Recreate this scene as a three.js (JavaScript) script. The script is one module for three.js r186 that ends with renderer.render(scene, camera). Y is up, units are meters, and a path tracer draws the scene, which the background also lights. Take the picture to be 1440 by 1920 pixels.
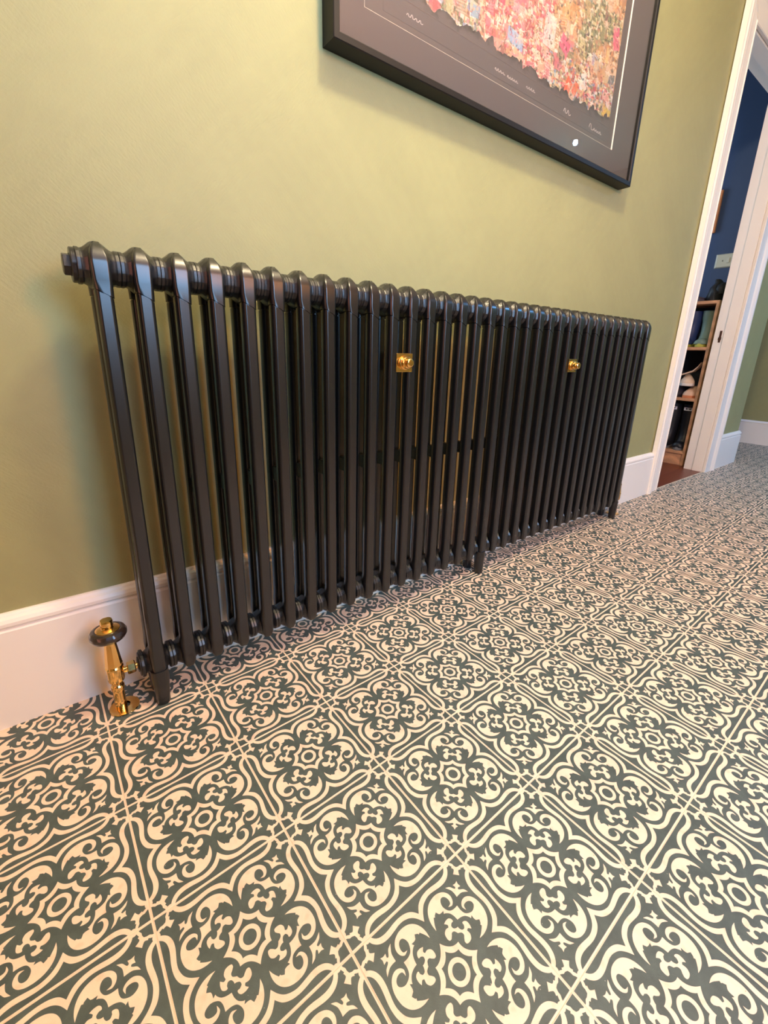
import * as THREE from 'three';
import { mergeGeometries, mergeVertices, toCreasedNormals } from 'three/addons/utils/BufferGeometryUtils.js';
import { RoundedBoxGeometry } from 'three/addons/geometries/RoundedBoxGeometry.js';
import { RectAreaLightUniformsLib } from 'three/addons/lights/RectAreaLightUniformsLib.js';
import { createNoise2D } from 'simplex-noise';

// ---------------------------------------------------------------- camera, sky, lights, exposure
const scene = new THREE.Scene();
const camera = new THREE.PerspectiveCamera(98.54, 0.75, 0.02, 60);
camera.setViewOffset(1440, 1920, -6.4, 49.1, 1440, 1920);
{
  const right = new THREE.Vector3(0.79683, 0.02787, 0.60357), up = new THREE.Vector3(0.15548, 0.95584, -0.2494), back = new THREE.Vector3(-0.58386, 0.29257, 0.7573);
  const m = new THREE.Matrix4().makeBasis(right, up, back);
  camera.quaternion.setFromRotationMatrix(m);
  camera.position.set(0.20953, 0.76906, 1.06157);
}
const renderer = new THREE.WebGLRenderer({ antialias: true });
renderer.toneMapping = THREE.LinearToneMapping;
renderer.toneMappingExposure = 1.2;
renderer.shadowMap.enabled = true;
RectAreaLightUniformsLib.init();
scene.background = new THREE.Color().setRGB(0.25, 0.36, 0.45);          // overcast daylight outside the windows

const lin = (r, g, b) => new THREE.Color().setRGB(r, g, b);
const HALL = { x0: -2.0, x1: 5.65, z1: 2.25, h: 2.75 };                // the hallway, metres: the radiator wall is z = 0
const WIN = { x0: 0.0, x1: 1.2, y0: 0.95, y1: 2.25 };                   // window in the wall behind the camera
const DOORLIGHT = { z0: 0.75, z1: 1.65, y0: 0.95, y1: 2.35 };          // glazing of the front door at the near end
function areaLight(w, h, color, intensity, pos, target, name) {
  const l = new THREE.RectAreaLight(color, intensity, w, h);
  l.name = name; l.position.set(...pos); l.lookAt(...target); scene.add(l);
  return l;
}
// strength of every light: colour times intensity
const POWER = { window: [3.4, 7.2, 12.0], door: [3.2, 0.8, 0.4], pendant: [5.9, 4.9, 3.1], sconce: [5.6, 1.8, 0.12], downlight: [2.6, 8.2, 18], boot: [2.4, 3.2, 4.0] };
const hue = (k) => { const m = Math.max(...POWER[k], 1e-9); return [lin(...POWER[k].map((v) => v / m)), m]; };
for (const [w, k] of [[WIN, 'window']]) areaLight(w.x1 - w.x0, w.y1 - w.y0, ...hue(k), [(w.x0 + w.x1) / 2, (w.y0 + w.y1) / 2, HALL.z1 - 0.01], [(w.x0 + w.x1) / 2, (w.y0 + w.y1) / 2, 0], k + '_daylight');
areaLight(DOORLIGHT.z1 - DOORLIGHT.z0, DOORLIGHT.y1 - DOORLIGHT.y0, ...hue('door'), [HALL.x0 + 0.01, (DOORLIGHT.y0 + DOORLIGHT.y1) / 2, (DOORLIGHT.z0 + DOORLIGHT.z1) / 2], [3, (DOORLIGHT.y0 + DOORLIGHT.y1) / 2, (DOORLIGHT.z0 + DOORLIGHT.z1) / 2], 'front_door_daylight');  // orange light added at the glazing to warm the lower near wall
areaLight(0.7, 1.1, ...hue('boot'), [3.5, 1.6, -1.48], [3.5, 1.6, 0], 'boot_room_daylight');
function pointLight(name, pos, color, intensity, radius) {
  const l = new THREE.PointLight(color, intensity, 0, 2);
  l.name = name; l.position.set(...pos); l.castShadow = true; l.shadow.radius = radius / 0.02; scene.add(l);
  return l;
}
const PENDANT = [1.0, 2.5, 0.75], SCONCE = [1.25, 1.72, 1.95], DOWNLIGHT = [4.62, 2.742, 1.95];
pointLight('pendant_light', PENDANT, ...hue('pendant'), 0.09);
pointLight('sconce_light', SCONCE, ...hue('sconce'), 0.19);
{
  const s = new THREE.SpotLight(...hue('downlight'), 0, 1.45, 1, 2);
  s.name = 'downlight_spot'; s.position.set(DOWNLIGHT[0], DOWNLIGHT[1] - 0.02, DOWNLIGHT[2]); s.target.position.set(DOWNLIGHT[0], 0, DOWNLIGHT[2]);
  s.castShadow = true; s.shadow.radius = 0.9; scene.add(s, s.target);
}

// ---------------------------------------------------------------- helpers
function rng(seed) { let s = seed >>> 0; return () => { s = (s + 0x6d2b79f5) >>> 0; let t = Math.imul(s ^ (s >>> 15), 1 | s); t = (t + Math.imul(t ^ (t >>> 7), 61 | t)) ^ t; return ((t ^ (t >>> 14)) >>> 0) / 4294967296; }; }
const used = new Map();
function numbered(name) { const n = used.get(name) ?? 0; used.set(name, n + 1); return n ? `${name}_${String(n).padStart(3, '0')}` : name; }
const clean = (g) => { g = g.index ? g.toNonIndexed() : g; for (const k of Object.keys(g.attributes)) if (!['position', 'normal', 'uv'].includes(k)) g.deleteAttribute(k); if (!g.attributes.uv) g.setAttribute('uv', new THREE.BufferAttribute(new Float32Array(g.attributes.position.count * 2), 2)); return g; };
const merge = (list) => (Array.isArray(list) ? (list.length > 1 ? mergeGeometries(list.map(clean)) : list[0]) : list);
function mesh(name, geo, mat, parent = scene) {
  const m = new THREE.Mesh(merge(geo), mat);
  m.castShadow = m.receiveShadow = true;
  m.name = parent === scene ? numbered(name) : name;
  parent.add(m);
  return m;
}
function struct(name, geo, mat) { const m = mesh(name, geo, mat); m.userData.kind = 'structure'; return m; }
function structGroup(name) { const g = new THREE.Group(); g.name = numbered(name); g.userData.kind = 'structure'; scene.add(g); return g; }
function tag(o, label, category, group) { Object.assign(o.userData, { label, category }); if (group) o.userData.group = group; return o; }
function thing(name, label, category, pos = [0, 0, 0], turn = 0, group) {
  const g = new THREE.Group(); g.name = numbered(name); g.position.set(...pos); g.rotation.y = turn; scene.add(g);
  return tag(g, label, category, group);
}
const box = (x0, x1, y0, y1, z0, z1) => new THREE.BoxGeometry(x1 - x0, y1 - y0, z1 - z0).translate((x0 + x1) / 2, (y0 + y1) / 2, (z0 + z1) / 2);
const rbox = (x0, x1, y0, y1, z0, z1, r = 0.002, seg = 2) => new RoundedBoxGeometry(x1 - x0, y1 - y0, z1 - z0, seg, r).translate((x0 + x1) / 2, (y0 + y1) / 2, (z0 + z1) / 2);
const lathe = (pts, seg = 32) => new THREE.LatheGeometry(pts.map(([r, y]) => new THREE.Vector2(r, y)), seg);
// uv in metres from the position, by the face's main direction
function metreUV(g) {
  g = clean(g); const p = g.attributes.position, n = g.attributes.normal, uv = new Float32Array(p.count * 2);
  for (let i = 0; i < p.count; i++) {
    const ax = Math.abs(n.getX(i)), ay = Math.abs(n.getY(i)), az = Math.abs(n.getZ(i));
    if (az >= ax && az >= ay) { uv[2 * i] = p.getX(i); uv[2 * i + 1] = p.getY(i); } else if (ax >= ay) { uv[2 * i] = p.getZ(i); uv[2 * i + 1] = p.getY(i); } else { uv[2 * i] = p.getX(i); uv[2 * i + 1] = p.getZ(i); }
  }
  g.setAttribute('uv', new THREE.BufferAttribute(uv, 2)); return g;
}
// skin over closed rings of equal length, with flat ends
function loft(rings, creased = 0.6, caps = true) {
  const n = rings[0].length, pos = [], idx = [];
  for (const r of rings) for (const v of r) pos.push(...v);
  for (let i = 0; i < rings.length - 1; i++) for (let k = 0; k < n; k++) { const a = i * n + k, b = i * n + (k + 1) % n, c = a + n, d = b + n; idx.push(a, b, c, b, d, c); }
  if (caps) for (const [i, flip] of [[0, true], [rings.length - 1, false]]) {
    const c = pos.length / 3, s = [0, 0, 0]; for (const v of rings[i]) for (let a = 0; a < 3; a++) s[a] += v[a] / n; pos.push(...s);
    for (let k = 0; k < n; k++) { const a = i * n + k, b = i * n + (k + 1) % n; flip ? idx.push(c, b, a) : idx.push(c, a, b); }
  }
  let vol = 0;                                                          // faces must look outwards
  const P = (i) => [pos[3 * i] - pos[0], pos[3 * i + 1] - pos[1], pos[3 * i + 2] - pos[2]];
  for (let i = 0; i < idx.length; i += 3) { const a = P(idx[i]), b = P(idx[i + 1]), c = P(idx[i + 2]); vol += a[0] * (b[1] * c[2] - b[2] * c[1]) - a[1] * (b[0] * c[2] - b[2] * c[0]) + a[2] * (b[0] * c[1] - b[1] * c[0]); }
  if (vol < 0) for (let i = 0; i < idx.length; i += 3) { const t = idx[i]; idx[i] = idx[i + 1]; idx[i + 1] = t; }
  let g = new THREE.BufferGeometry(); g.setAttribute('position', new THREE.Float32BufferAttribute(pos, 3)); g.setIndex(idx);
  return toCreasedNormals(g, creased);
}
// a profile in (z, y) swept along x, or in (a, y) swept along another axis by a later rotation
function sweepX(profile, x0, x1, creased = 0.5) {
  return loft([profile.map(([z, y]) => [x0, y, z]), profile.map(([z, y]) => [x1, y, z])].map((r) => r.slice().reverse()), creased);
}
const latheX = (pts, seg) => lathe(pts, seg).rotateZ(-Math.PI / 2);      // profile (radius, x)

// ---------------------------------------------------------------- textures
const noise2 = createNoise2D(rng(11)), noise3 = createNoise2D(rng(23));
function canvasTexture(c, srgb = true) { const t = new THREE.CanvasTexture(c); if (srgb) t.colorSpace = THREE.SRGBColorSpace; t.magFilter = THREE.LinearFilter; t.wrapS = t.wrapT = THREE.RepeatWrapping; return t; }
function noiseTexture(size, f, srgb = false) {
  const d = new Uint8Array(size * size * 4);
  for (let y = 0; y < size; y++) for (let x = 0; x < size; x++) { const v = f(x / size, y / size); for (let c = 0; c < 3; c++) d[(y * size + x) * 4 + c] = Math.max(0, Math.min(255, (Array.isArray(v) ? v[c] : v) * 255)); d[(y * size + x) * 4 + 3] = 255; }
  const t = new THREE.DataTexture(d, size, size); t.magFilter = THREE.LinearFilter; t.wrapS = t.wrapT = THREE.RepeatWrapping; if (srgb) t.colorSpace = THREE.SRGBColorSpace; t.needsUpdate = true; return t;
}
// noise that wraps over the unit square
function wrapNoise(u, v, f, n = noise2) { const a = u * 2 * Math.PI, b = v * 2 * Math.PI, k = f / (2 * Math.PI); return 0.5 * (n(Math.cos(a) * k + Math.cos(b) * k * 0.9 + 7, Math.sin(a) * k + Math.sin(b) * k * 1.1) + n(Math.sin(a) * k + 31 - Math.cos(b) * k, Math.cos(a) * k * 1.05 + Math.sin(b) * k + 3)); }

// the encaustic pattern: measured on a tile whose half side is 1, in the frame of one petal (p outwards along the diagonal, q to its side)
const DARK = '#46524f', CREAM = '#e6cfb6';
function smooth(ctx, pts, closed = true, mirror = true) {
  let P = pts.map((p) => [...p]);
  if (mirror) P = P.concat(pts.slice().reverse().filter(([, q]) => Math.abs(q) > 1e-6).map((p) => [p[0], -p[1], p[2]]));
  const n = P.length, at = (i) => (closed ? P[(i + n) % n] : P[Math.max(0, Math.min(n - 1, i))]);
  ctx.beginPath(); ctx.moveTo(P[0][0], P[0][1]);
  for (let i = 0; i < (closed ? n : n - 1); i++) {
    const p0 = at(i - 1), p1 = at(i), p2 = at(i + 1), p3 = at(i + 2), a = p1[2] ? 0 : 1 / 6, b = p2[2] ? 0 : 1 / 6;   // a third entry marks a sharp corner
    ctx.bezierCurveTo(p1[0] + (p2[0] - p0[0]) * a, p1[1] + (p2[1] - p0[1]) * a, p2[0] - (p3[0] - p1[0]) * b, p2[1] - (p3[1] - p1[1]) * b, p2[0], p2[1]);
  }
  if (closed) ctx.closePath();
}
function drawTile(size) {
  const c = document.createElement('canvas'); c.width = c.height = size;
  const ctx = c.getContext('2d');
  ctx.fillStyle = DARK; ctx.fillRect(0, 0, size, size);
  ctx.setTransform(size / 2, 0, 0, size / 2, size / 2, size / 2);
  ctx.fillStyle = ctx.strokeStyle = CREAM; ctx.lineJoin = 'round'; ctx.lineCap = 'round';
  for (let k = 0; k < 4; k++) {                                         // sides: the lobed band, the line along the joint
    ctx.save(); ctx.rotate(k * Math.PI / 2);
    const outer = [[0.778, 0, 1], [0.858, 0.068], [0.902, 0.159], [0.918, 0.264], [0.914, 0.36], [0.902, 0.45], [0.898, 0.536], [0.911, 0.612], [0.944, 0.668], [1.0, 0.712, 1]];
    const inner = [[1.0, 0.772, 1], [0.965, 0.752], [0.909, 0.72], [0.859, 0.662], [0.831, 0.581], [0.828, 0.489], [0.841, 0.395], [0.854, 0.3], [0.848, 0.22], [0.815, 0.13], [0.753, 0.06], [0.662, 0, 1]];
    for (const s of [1, -1]) { ctx.save(); ctx.scale(1, s); smooth(ctx, outer.concat(inner), true, false); ctx.fill(); ctx.beginPath(); ctx.arc(1.0, 0.765, 0.05, 0, 7); ctx.fill(); ctx.restore(); }
    ctx.fillRect(0.981, -1, 0.04, 2);
    ctx.restore();
  }
  for (let k = 0; k < 4; k++) {                                         // petals
    ctx.save(); ctx.rotate(Math.PI / 4 + k * Math.PI / 2);
    // petal: outer edge, hooked curl, inner edge of the dark scroll, acanthus leaf
    smooth(ctx, [[0.553, 0, 1], [0.59, 0.05], [0.612, 0.11], [0.606, 0.17], [0.594, 0.192, 1], [0.632, 0.2, 1], [0.596, 0.236], [0.584, 0.262, 1], [0.598, 0.31, 1], [0.556, 0.322], [0.54, 0.316, 1], [0.53, 0.338, 1], [0.45, 0.322], [0.385, 0.297, 1],
      [0.438, 0.357], [0.512, 0.404], [0.6, 0.424], [0.692, 0.407], [0.773, 0.355], [0.831, 0.288], [0.86, 0.209], [0.852, 0.136], [0.818, 0.088], [0.766, 0.064], [0.712, 0.074], [0.685, 0.13, 1],
      [0.732, 0.1], [0.774, 0.122], [0.8, 0.168], [0.797, 0.212], [0.768, 0.24], [0.724, 0.238], [0.68, 0.212], [0.652, 0.162], [0.645, 0.106], [0.672, 0.05], [0.722, 0, 1]]);
    ctx.fill();
    // the four-lobed figure inside the scroll
    smooth(ctx, [[0.4, 0, 1], [0.408, 0.02], [0.413, 0.055], [0.393, 0.083], [0.356, 0.085], [0.322, 0.09, 1], [0.302, 0.115], [0.32, 0.15], [0.365, 0.179], [0.417, 0.168], [0.446, 0.13, 1], [0.474, 0.142], [0.476, 0.19, 1], [0.515, 0.17], [0.55, 0.13], [0.549, 0.09], [0.528, 0.066], [0.506, 0.085, 1], [0.468, 0.09], [0.446, 0.06], [0.455, 0.022], [0.472, 0, 1]]);
    ctx.fill();
    // fleur between the petal and the corner box
    smooth(ctx, [[0.828, 0, 1], [0.87, 0.04], [0.9, 0.085], [0.918, 0.17, 1], [0.94, 0.108], [0.93, 0.05], [0.928, 0.026, 1], [0.95, 0.02], [0.974, 0.058, 1], [1.0, 0.02], [1.036, 0, 1]]);
    ctx.fill();
    // corner box: curved side with a stud pointing at the petal
    smooth(ctx, [[1.118, 0, 1], [1.118, 0.048, 1], [1.165, 0.036], [1.19, 0.04], [1.205, 0.075, 1], [1.222, 0.07], [1.235, 0.105], [1.262, 0.155, 1], [1.3, 0.145, 1], [1.272, 0.1], [1.262, 0.06], [1.24, 0.035], [1.225, 0, 1]]);
    ctx.fill();
    // thin dark lights of the scroll stalks
    ctx.restore();
  }
  const star = (rTip, rDiag, rValley, fill) => {                        // eight-pointed star with scalloped sides
    ctx.beginPath();
    for (let k = 0; k <= 8; k++) {
      const a = Math.PI / 4 + k * Math.PI / 4, r = k % 2 ? rDiag : rTip, am = a - Math.PI / 8;
      if (!k) ctx.moveTo(r * Math.cos(a), r * Math.sin(a)); else ctx.quadraticCurveTo(rValley * Math.cos(am), rValley * Math.sin(am), r * Math.cos(a), r * Math.sin(a));
    }
    ctx.closePath(); ctx.fillStyle = fill; ctx.fill();
  };
  star(0.308, 0.36, 0.222, CREAM); star(0.228, 0.254, 0.168, DARK);
  ctx.fillStyle = CREAM; ctx.beginPath(); ctx.arc(0, 0, 0.145, 0, 7); ctx.fill();
  ctx.fillStyle = DARK; ctx.beginPath(); ctx.arc(0, 0, 0.09, 0, 7); ctx.fill();
  return c;
}
function wornTile(base, seed, size) {
  const c = document.createElement('canvas'); c.width = c.height = size;
  const ctx = c.getContext('2d'); ctx.drawImage(base, 0, 0);
  const img = ctx.getImageData(0, 0, size, size), d = img.data, r = rng(seed), n = createNoise2D(rng(seed + 1));
  for (let y = 0; y < size; y++) for (let x = 0; x < size; x++) {
    const u = x / size, v = y / size, i = (y * size + x) * 4, cream = (d[i] - 70) / 160;
    const cloud = n(u * 5, v * 5) * 0.5 + n(u * 17, v * 17) * 0.3, grain = n(u * 130, v * 130) * 0.6 + (r() - 0.5) * 0.8;
    const k = 1 + cloud * (cream > 0.5 ? 0.035 : 0.12) + grain * (cream > 0.5 ? 0.035 : 0.07);
    const pink = cream > 0.5 ? Math.max(0, n(u * 9 + 40, v * 9) - 0.45) * 0.16 : 0;
    d[i] *= k; d[i + 1] *= k * (1 - pink * 0.7); d[i + 2] *= k * (1 - pink);
  }
  ctx.putImageData(img, 0, 0);
  for (let k = 0; k < 9; k++) { const light = r() < 0.55; ctx.fillStyle = light ? 'rgba(240,232,214,0.8)' : 'rgba(150,100,76,0.6)'; ctx.beginPath(); ctx.ellipse(r() * size, r() * size, 1 + r() * 2.6, 1 + r() * 2, r() * 3, 0, 7); ctx.fill(); }
  return c;
}
const TS = 1024, tileBase = drawTile(TS);
const grainBump = noiseTexture(256, (u, v) => 0.5 + 0.25 * wrapNoise(u, v, 60) + 0.2 * wrapNoise(u, v, 150, noise3));
const tileMats = [3, 5, 8].flatMap((seed, i) => { const map = canvasTexture(wornTile(tileBase, seed * 101, TS)); return [[1, 1, 1], [0.94, 0.95, 0.95]].map((c, k) => new THREE.MeshStandardMaterial({ name: 'tile', map, color: lin(...c), roughness: 0.46 + 0.03 * i, bumpMap: grainBump, bumpScale: 0.0002 })); });

const paintBump = noiseTexture(512, (u, v) => 0.5 + 0.3 * wrapNoise(u, v, 40) + 0.2 * wrapNoise(u, v, 110, noise3));
paintBump.repeat.set(3, 3);
const greenMap = noiseTexture(256, (u, v) => { const k = 1 + 0.018 * wrapNoise(u, v, 6) + 0.012 * wrapNoise(u, v, 30, noise3); return [0.597 * k, 0.595 * k, 0.42 * k]; }, true);
greenMap.repeat.set(0.7, 0.7);
const M = {
  green: new THREE.MeshStandardMaterial({ name: 'olive_paint', map: greenMap, roughness: 0.62, bumpMap: paintBump, bumpScale: 0.0004 }),
  white: new THREE.MeshStandardMaterial({ name: 'white_gloss_paint', color: '#f0ede8', roughness: 0.36 }),
  ceiling: new THREE.MeshStandardMaterial({ name: 'ceiling_paint', color: '#efeae0', roughness: 0.9 }),
  plain: new THREE.MeshStandardMaterial({ name: 'pale_paint', color: '#cfc6b4', roughness: 0.8 }),
  navy: new THREE.MeshStandardMaterial({ name: 'navy_paint', color: '#42547a', roughness: 0.75, bumpMap: paintBump, bumpScale: 0.0004 }),
  grout: new THREE.MeshStandardMaterial({ name: 'grout', color: '#d9c9ae', roughness: 0.9 }),
  iron: new THREE.MeshPhysicalMaterial({ name: 'black_cast_iron', color: lin(0.006, 0.0063, 0.007), roughness: 0.3, ior: 1.5, clearcoat: 0.4, clearcoatRoughness: 0.2, bumpMap: paintBump, bumpScale: 0.0003 }),
  brass: new THREE.MeshStandardMaterial({ name: 'polished_brass', color: lin(0.86, 0.55, 0.2), metalness: 1, roughness: 0.14 }),
  ebony: new THREE.MeshPhysicalMaterial({ name: 'dark_varnished_wood', color: lin(0.02, 0.012, 0.01), roughness: 0.28, clearcoat: 0.6, clearcoatRoughness: 0.1 }),
  frame: new THREE.MeshPhysicalMaterial({ name: 'black_stained_wood', color: lin(0.006, 0.0055, 0.005), roughness: 0.5, specularIntensity: 0.7 }),
  mount: new THREE.MeshStandardMaterial({ name: 'charcoal_mount', color: lin(0.085, 0.074, 0.075), roughness: 0.9 }),
  core: new THREE.MeshStandardMaterial({ name: 'mount_core', color: '#f2ead8', roughness: 0.8 }),
  glass: new THREE.MeshPhysicalMaterial({ name: 'picture_glass', color: '#ffffff', transmission: 1, thickness: 0, roughness: 0.0, ior: 1.5 }),
  pane: new THREE.MeshPhysicalMaterial({ name: 'window_glass', color: '#ffffff', transmission: 1, thickness: 0, roughness: 0.0, ior: 1.3 }),
};

// ---------------------------------------------------------------- floor of patterned tiles
const END = 4.47;                                                       // where the radiator wall turns the corner
const T = 0.2, SKEW = Math.atan(0.024), Z0 = 0.232;                      // tile side; the grid runs 1.4 degrees off the wall; grid origin
const tileToWorld = (i, j) => { const x = i * T, z = (j - Z0) * T; return [Math.cos(SKEW) * x + Math.sin(SKEW) * z, -Math.sin(SKEW) * x + Math.cos(SKEW) * z]; };
const floor = structGroup('floor');
mesh('grout_bed', [box(HALL.x0, HALL.x1, -0.05, -0.0007, 0.0, HALL.z1), box(END, HALL.x1, -0.05, -0.0007, -1.55, 0.0)], M.grout, floor);
function tileGeometry(poly) {                                           // polygon in tile coordinates (-0.5..0.5), bevelled prism
  const n = poly.length, ring = (inset, y) => {
    const out = [];
    for (let k = 0; k < n; k++) {
      const a = poly[(k + n - 1) % n], b = poly[k], c = poly[(k + 1) % n];
      const d1 = [b[0] - a[0], b[1] - a[1]], d2 = [c[0] - b[0], c[1] - b[1]], l1 = Math.hypot(...d1), l2 = Math.hypot(...d2);
      const n1 = [-d1[1] / l1, d1[0] / l1], n2 = [-d2[1] / l2, d2[0] / l2], den = 1 + n1[0] * n2[0] + n1[1] * n2[1];
      out.push([b[0] * T + inset * (n1[0] + n2[0]) / den, y, b[1] * T + inset * (n1[1] + n2[1]) / den]);
    }
    return out;
  };
  const g = loft([ring(0.0006, -0.006), ring(0.0006, -0.0007), ring(0.0012, 0)].map((r) => r.reverse()), 0.3);
  const p = g.attributes.position, uv = new Float32Array(p.count * 2);
  for (let k = 0; k < p.count; k++) { uv[2 * k] = p.getX(k) / T + 0.5; uv[2 * k + 1] = 0.5 - p.getZ(k) / T; }
  g.setAttribute('uv', new THREE.BufferAttribute(uv, 2)); return g;
}
const SQUARE = [[-0.5, -0.5], [0.5, -0.5], [0.5, 0.5], [-0.5, 0.5]];
function clipPoly(poly, f) { const out = []; poly.forEach((a, k) => { const b = poly[(k + 1) % poly.length], fa = f(a), fb = f(b); if (fa >= 0) out.push(a); if ((fa >= 0) !== (fb >= 0)) { const t = fa / (fa - fb); out.push([a[0] + (b[0] - a[0]) * t, a[1] + (b[1] - a[1]) * t]); } }); return out; }
{
  camera.updateMatrixWorld(); camera.updateProjectionMatrix();
  const whole = tileGeometry(SQUARE), r = rng(77), list = [];
  for (let i = -10; i < 29; i++) for (let j = -8; j < 13; j++) {
    const [cx, cz] = tileToWorld(i + 0.5, j + 0.5), corner = SQUARE.map(([a, b]) => tileToWorld(i + 0.5 + a, j + 0.5 + b));
    const near = Math.max(...corner.map(([, z]) => z)), pick = Math.floor(r() * 6);
    const recess = Math.min(...corner.map(([x]) => x)) > END;
    if ((near < 0.012 && !recess) || (recess && near < -1.5) || cx < HALL.x0 - 0.2 || cz > HALL.z1 + 0.2) continue;
    let poly = SQUARE;
    const wx = (p) => tileToWorld(i + 0.5 + p[0], j + 0.5 + p[1]);
    for (const f of [(p) => wx(p)[1] - (recess ? -1.545 : 0.004), (p) => HALL.z1 - 0.004 - wx(p)[1], (p) => wx(p)[0] - HALL.x0 - 0.004, (p) => HALL.x1 - 0.004 - wx(p)[0]]) if (poly.length && Math.min(...poly.map(f)) < 0) poly = clipPoly(poly, f);
    if (poly.length < 3) continue;
    const px = corner.map(([x, z]) => new THREE.Vector3(x, 0, z)).filter((v) => v.clone().applyMatrix4(camera.matrixWorldInverse).z < -0.05).map((v) => v.project(camera));
    const ok = px.length === 4, xs = px.map((v) => (v.x + 1) * 720), ys = px.map((v) => (1 - v.y) * 960);
    const inside = ok && Math.max(...xs) > -10 && Math.min(...xs) < 1450 && Math.max(...ys) > 0 && Math.min(...ys) < 1930;
    const size = inside ? Math.min(Math.max(...xs) - Math.min(...xs), Math.max(...ys) - Math.min(...ys)) : 0;
    list.push({ cx, cz, poly, size, pick });
  }
  list.sort((a, b) => b.size - a.size);
  const rest = [];
  list.forEach((t, k) => {
    const g = t.poly === SQUARE ? whole : tileGeometry(t.poly);
    if (k < 300 && t.size > 6) { const m = mesh('tile', g, tileMats[t.pick], floor); m.position.set(t.cx, ((t.pick * 7) % 5) * 0.00006 - 0.00012, t.cz); m.rotation.y = SKEW; } else rest.push(g.clone().rotateY(SKEW).translate(t.cx, 0, t.cz));
  });
  const far = mesh('distant_tiles', rest, tileMats[0], floor); far.userData.kind = 'stuff';
}

// ---------------------------------------------------------------- walls, ceiling
const DOOR = { x0: 3.09, x1: 3.88, h: 2.27, depth: 0.115 };                // opening in the radiator wall
function wallWithHole(x0, x1, h, holes, depth) {                         // in the xy plane, front face at z = 0
  const s = new THREE.Shape([[x0, 0], [x1, 0], [x1, h], [x0, h]].map(([x, y]) => new THREE.Vector2(x, y)));
  for (const [a, b, c, d] of holes) s.holes.push(new THREE.Path([[a, c], [a, d], [b, d], [b, c]].map(([x, y]) => new THREE.Vector2(x, y))));
  return metreUV(new THREE.ExtrudeGeometry(s, { depth, bevelEnabled: false }));
}
{
  const s = new THREE.Shape([[HALL.x0 - 0.15, 0], [DOOR.x0 - 0.025, 0], [DOOR.x0 - 0.025, DOOR.h + 0.025], [DOOR.x1 + 0.025, DOOR.h + 0.025], [DOOR.x1 + 0.025, 0], [END, 0], [END, HALL.h], [HALL.x0 - 0.15, HALL.h]].map(([x, y]) => new THREE.Vector2(x, y)));
  struct('wall_back', metreUV(new THREE.ExtrudeGeometry(s, { depth: DOOR.depth, bevelEnabled: false }).translate(0, 0, -DOOR.depth)), M.green);
}
struct('wall_right', metreUV(box(HALL.x1, HALL.x1 + 0.15, -0.05, HALL.h, -1.7, HALL.z1 + 0.15)), M.green);
struct('wall_recess', metreUV(box(END, HALL.x1, 0, HALL.h, -1.7, -1.55)), M.green);
struct('wall_front', wallWithHole(HALL.x0 - 0.15, HALL.x1, HALL.h, [[WIN.x0, WIN.x1, WIN.y0, WIN.y1]], 0.2).translate(0, 0, HALL.z1), M.green);
struct('wall_left', wallWithHole(-HALL.z1, 0, HALL.h, [[-DOORLIGHT.z1, -DOORLIGHT.z0, DOORLIGHT.y0, DOORLIGHT.y1]], 0.15).rotateY(Math.PI / 2).translate(HALL.x0 - 0.15, 0, 0), M.green);
struct('ceiling', box(HALL.x0 - 0.15, HALL.x1 + 0.15, HALL.h, HALL.h + 0.15, -1.7, HALL.z1 + 0.2), M.ceiling);
{ // window behind the camera and glazing of the front door: frames, bars and panes
  for (const [W, name] of [[WIN, 'window_1']]) {
  const w = structGroup(name), z = HALL.z1 + 0.05, cy = (W.y0 + W.y1) / 2;
  mesh('window_frame', [box(W.x0, W.x0 + 0.05, W.y0, W.y1, z, z + 0.06), box(W.x1 - 0.05, W.x1, W.y0, W.y1, z, z + 0.06), box(W.x0 + 0.05, W.x1 - 0.05, W.y0, W.y0 + 0.05, z, z + 0.06), box(W.x0 + 0.05, W.x1 - 0.05, W.y1 - 0.05, W.y1, z, z + 0.06), box(W.x0 + 0.05, W.x1 - 0.05, cy - 0.02, cy + 0.02, z, z + 0.06)], M.white, w);
  for (const [a, b] of [[W.y0 + 0.05, cy - 0.02], [cy + 0.02, W.y1 - 0.05]]) mesh('pane', box(W.x0 + 0.05, W.x1 - 0.05, a, b, z + 0.028, z + 0.032), M.pane, w);
  }
  const d = structGroup('window_2'), x = HALL.x0 - 0.1, { z0, z1, y0, y1 } = DOORLIGHT, mz = (z0 + z1) / 2;
  mesh('window_frame', [box(x, x + 0.06, y0, y1, z0, z0 + 0.05), box(x, x + 0.06, y0, y1, z1 - 0.05, z1), box(x, x + 0.06, y0, y0 + 0.05, z0 + 0.05, z1 - 0.05), box(x, x + 0.06, y1 - 0.05, y1, z0 + 0.05, z1 - 0.05), box(x, x + 0.06, y0 + 0.05, y1 - 0.05, mz - 0.02, mz + 0.02)], M.white, d);
  for (const [a, b] of [[z0 + 0.05, mz - 0.02], [mz + 0.02, z1 - 0.05]]) mesh('pane', box(x + 0.028, x + 0.032, y0 + 0.05, y1 - 0.05, a, b), M.pane, d);
}
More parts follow.
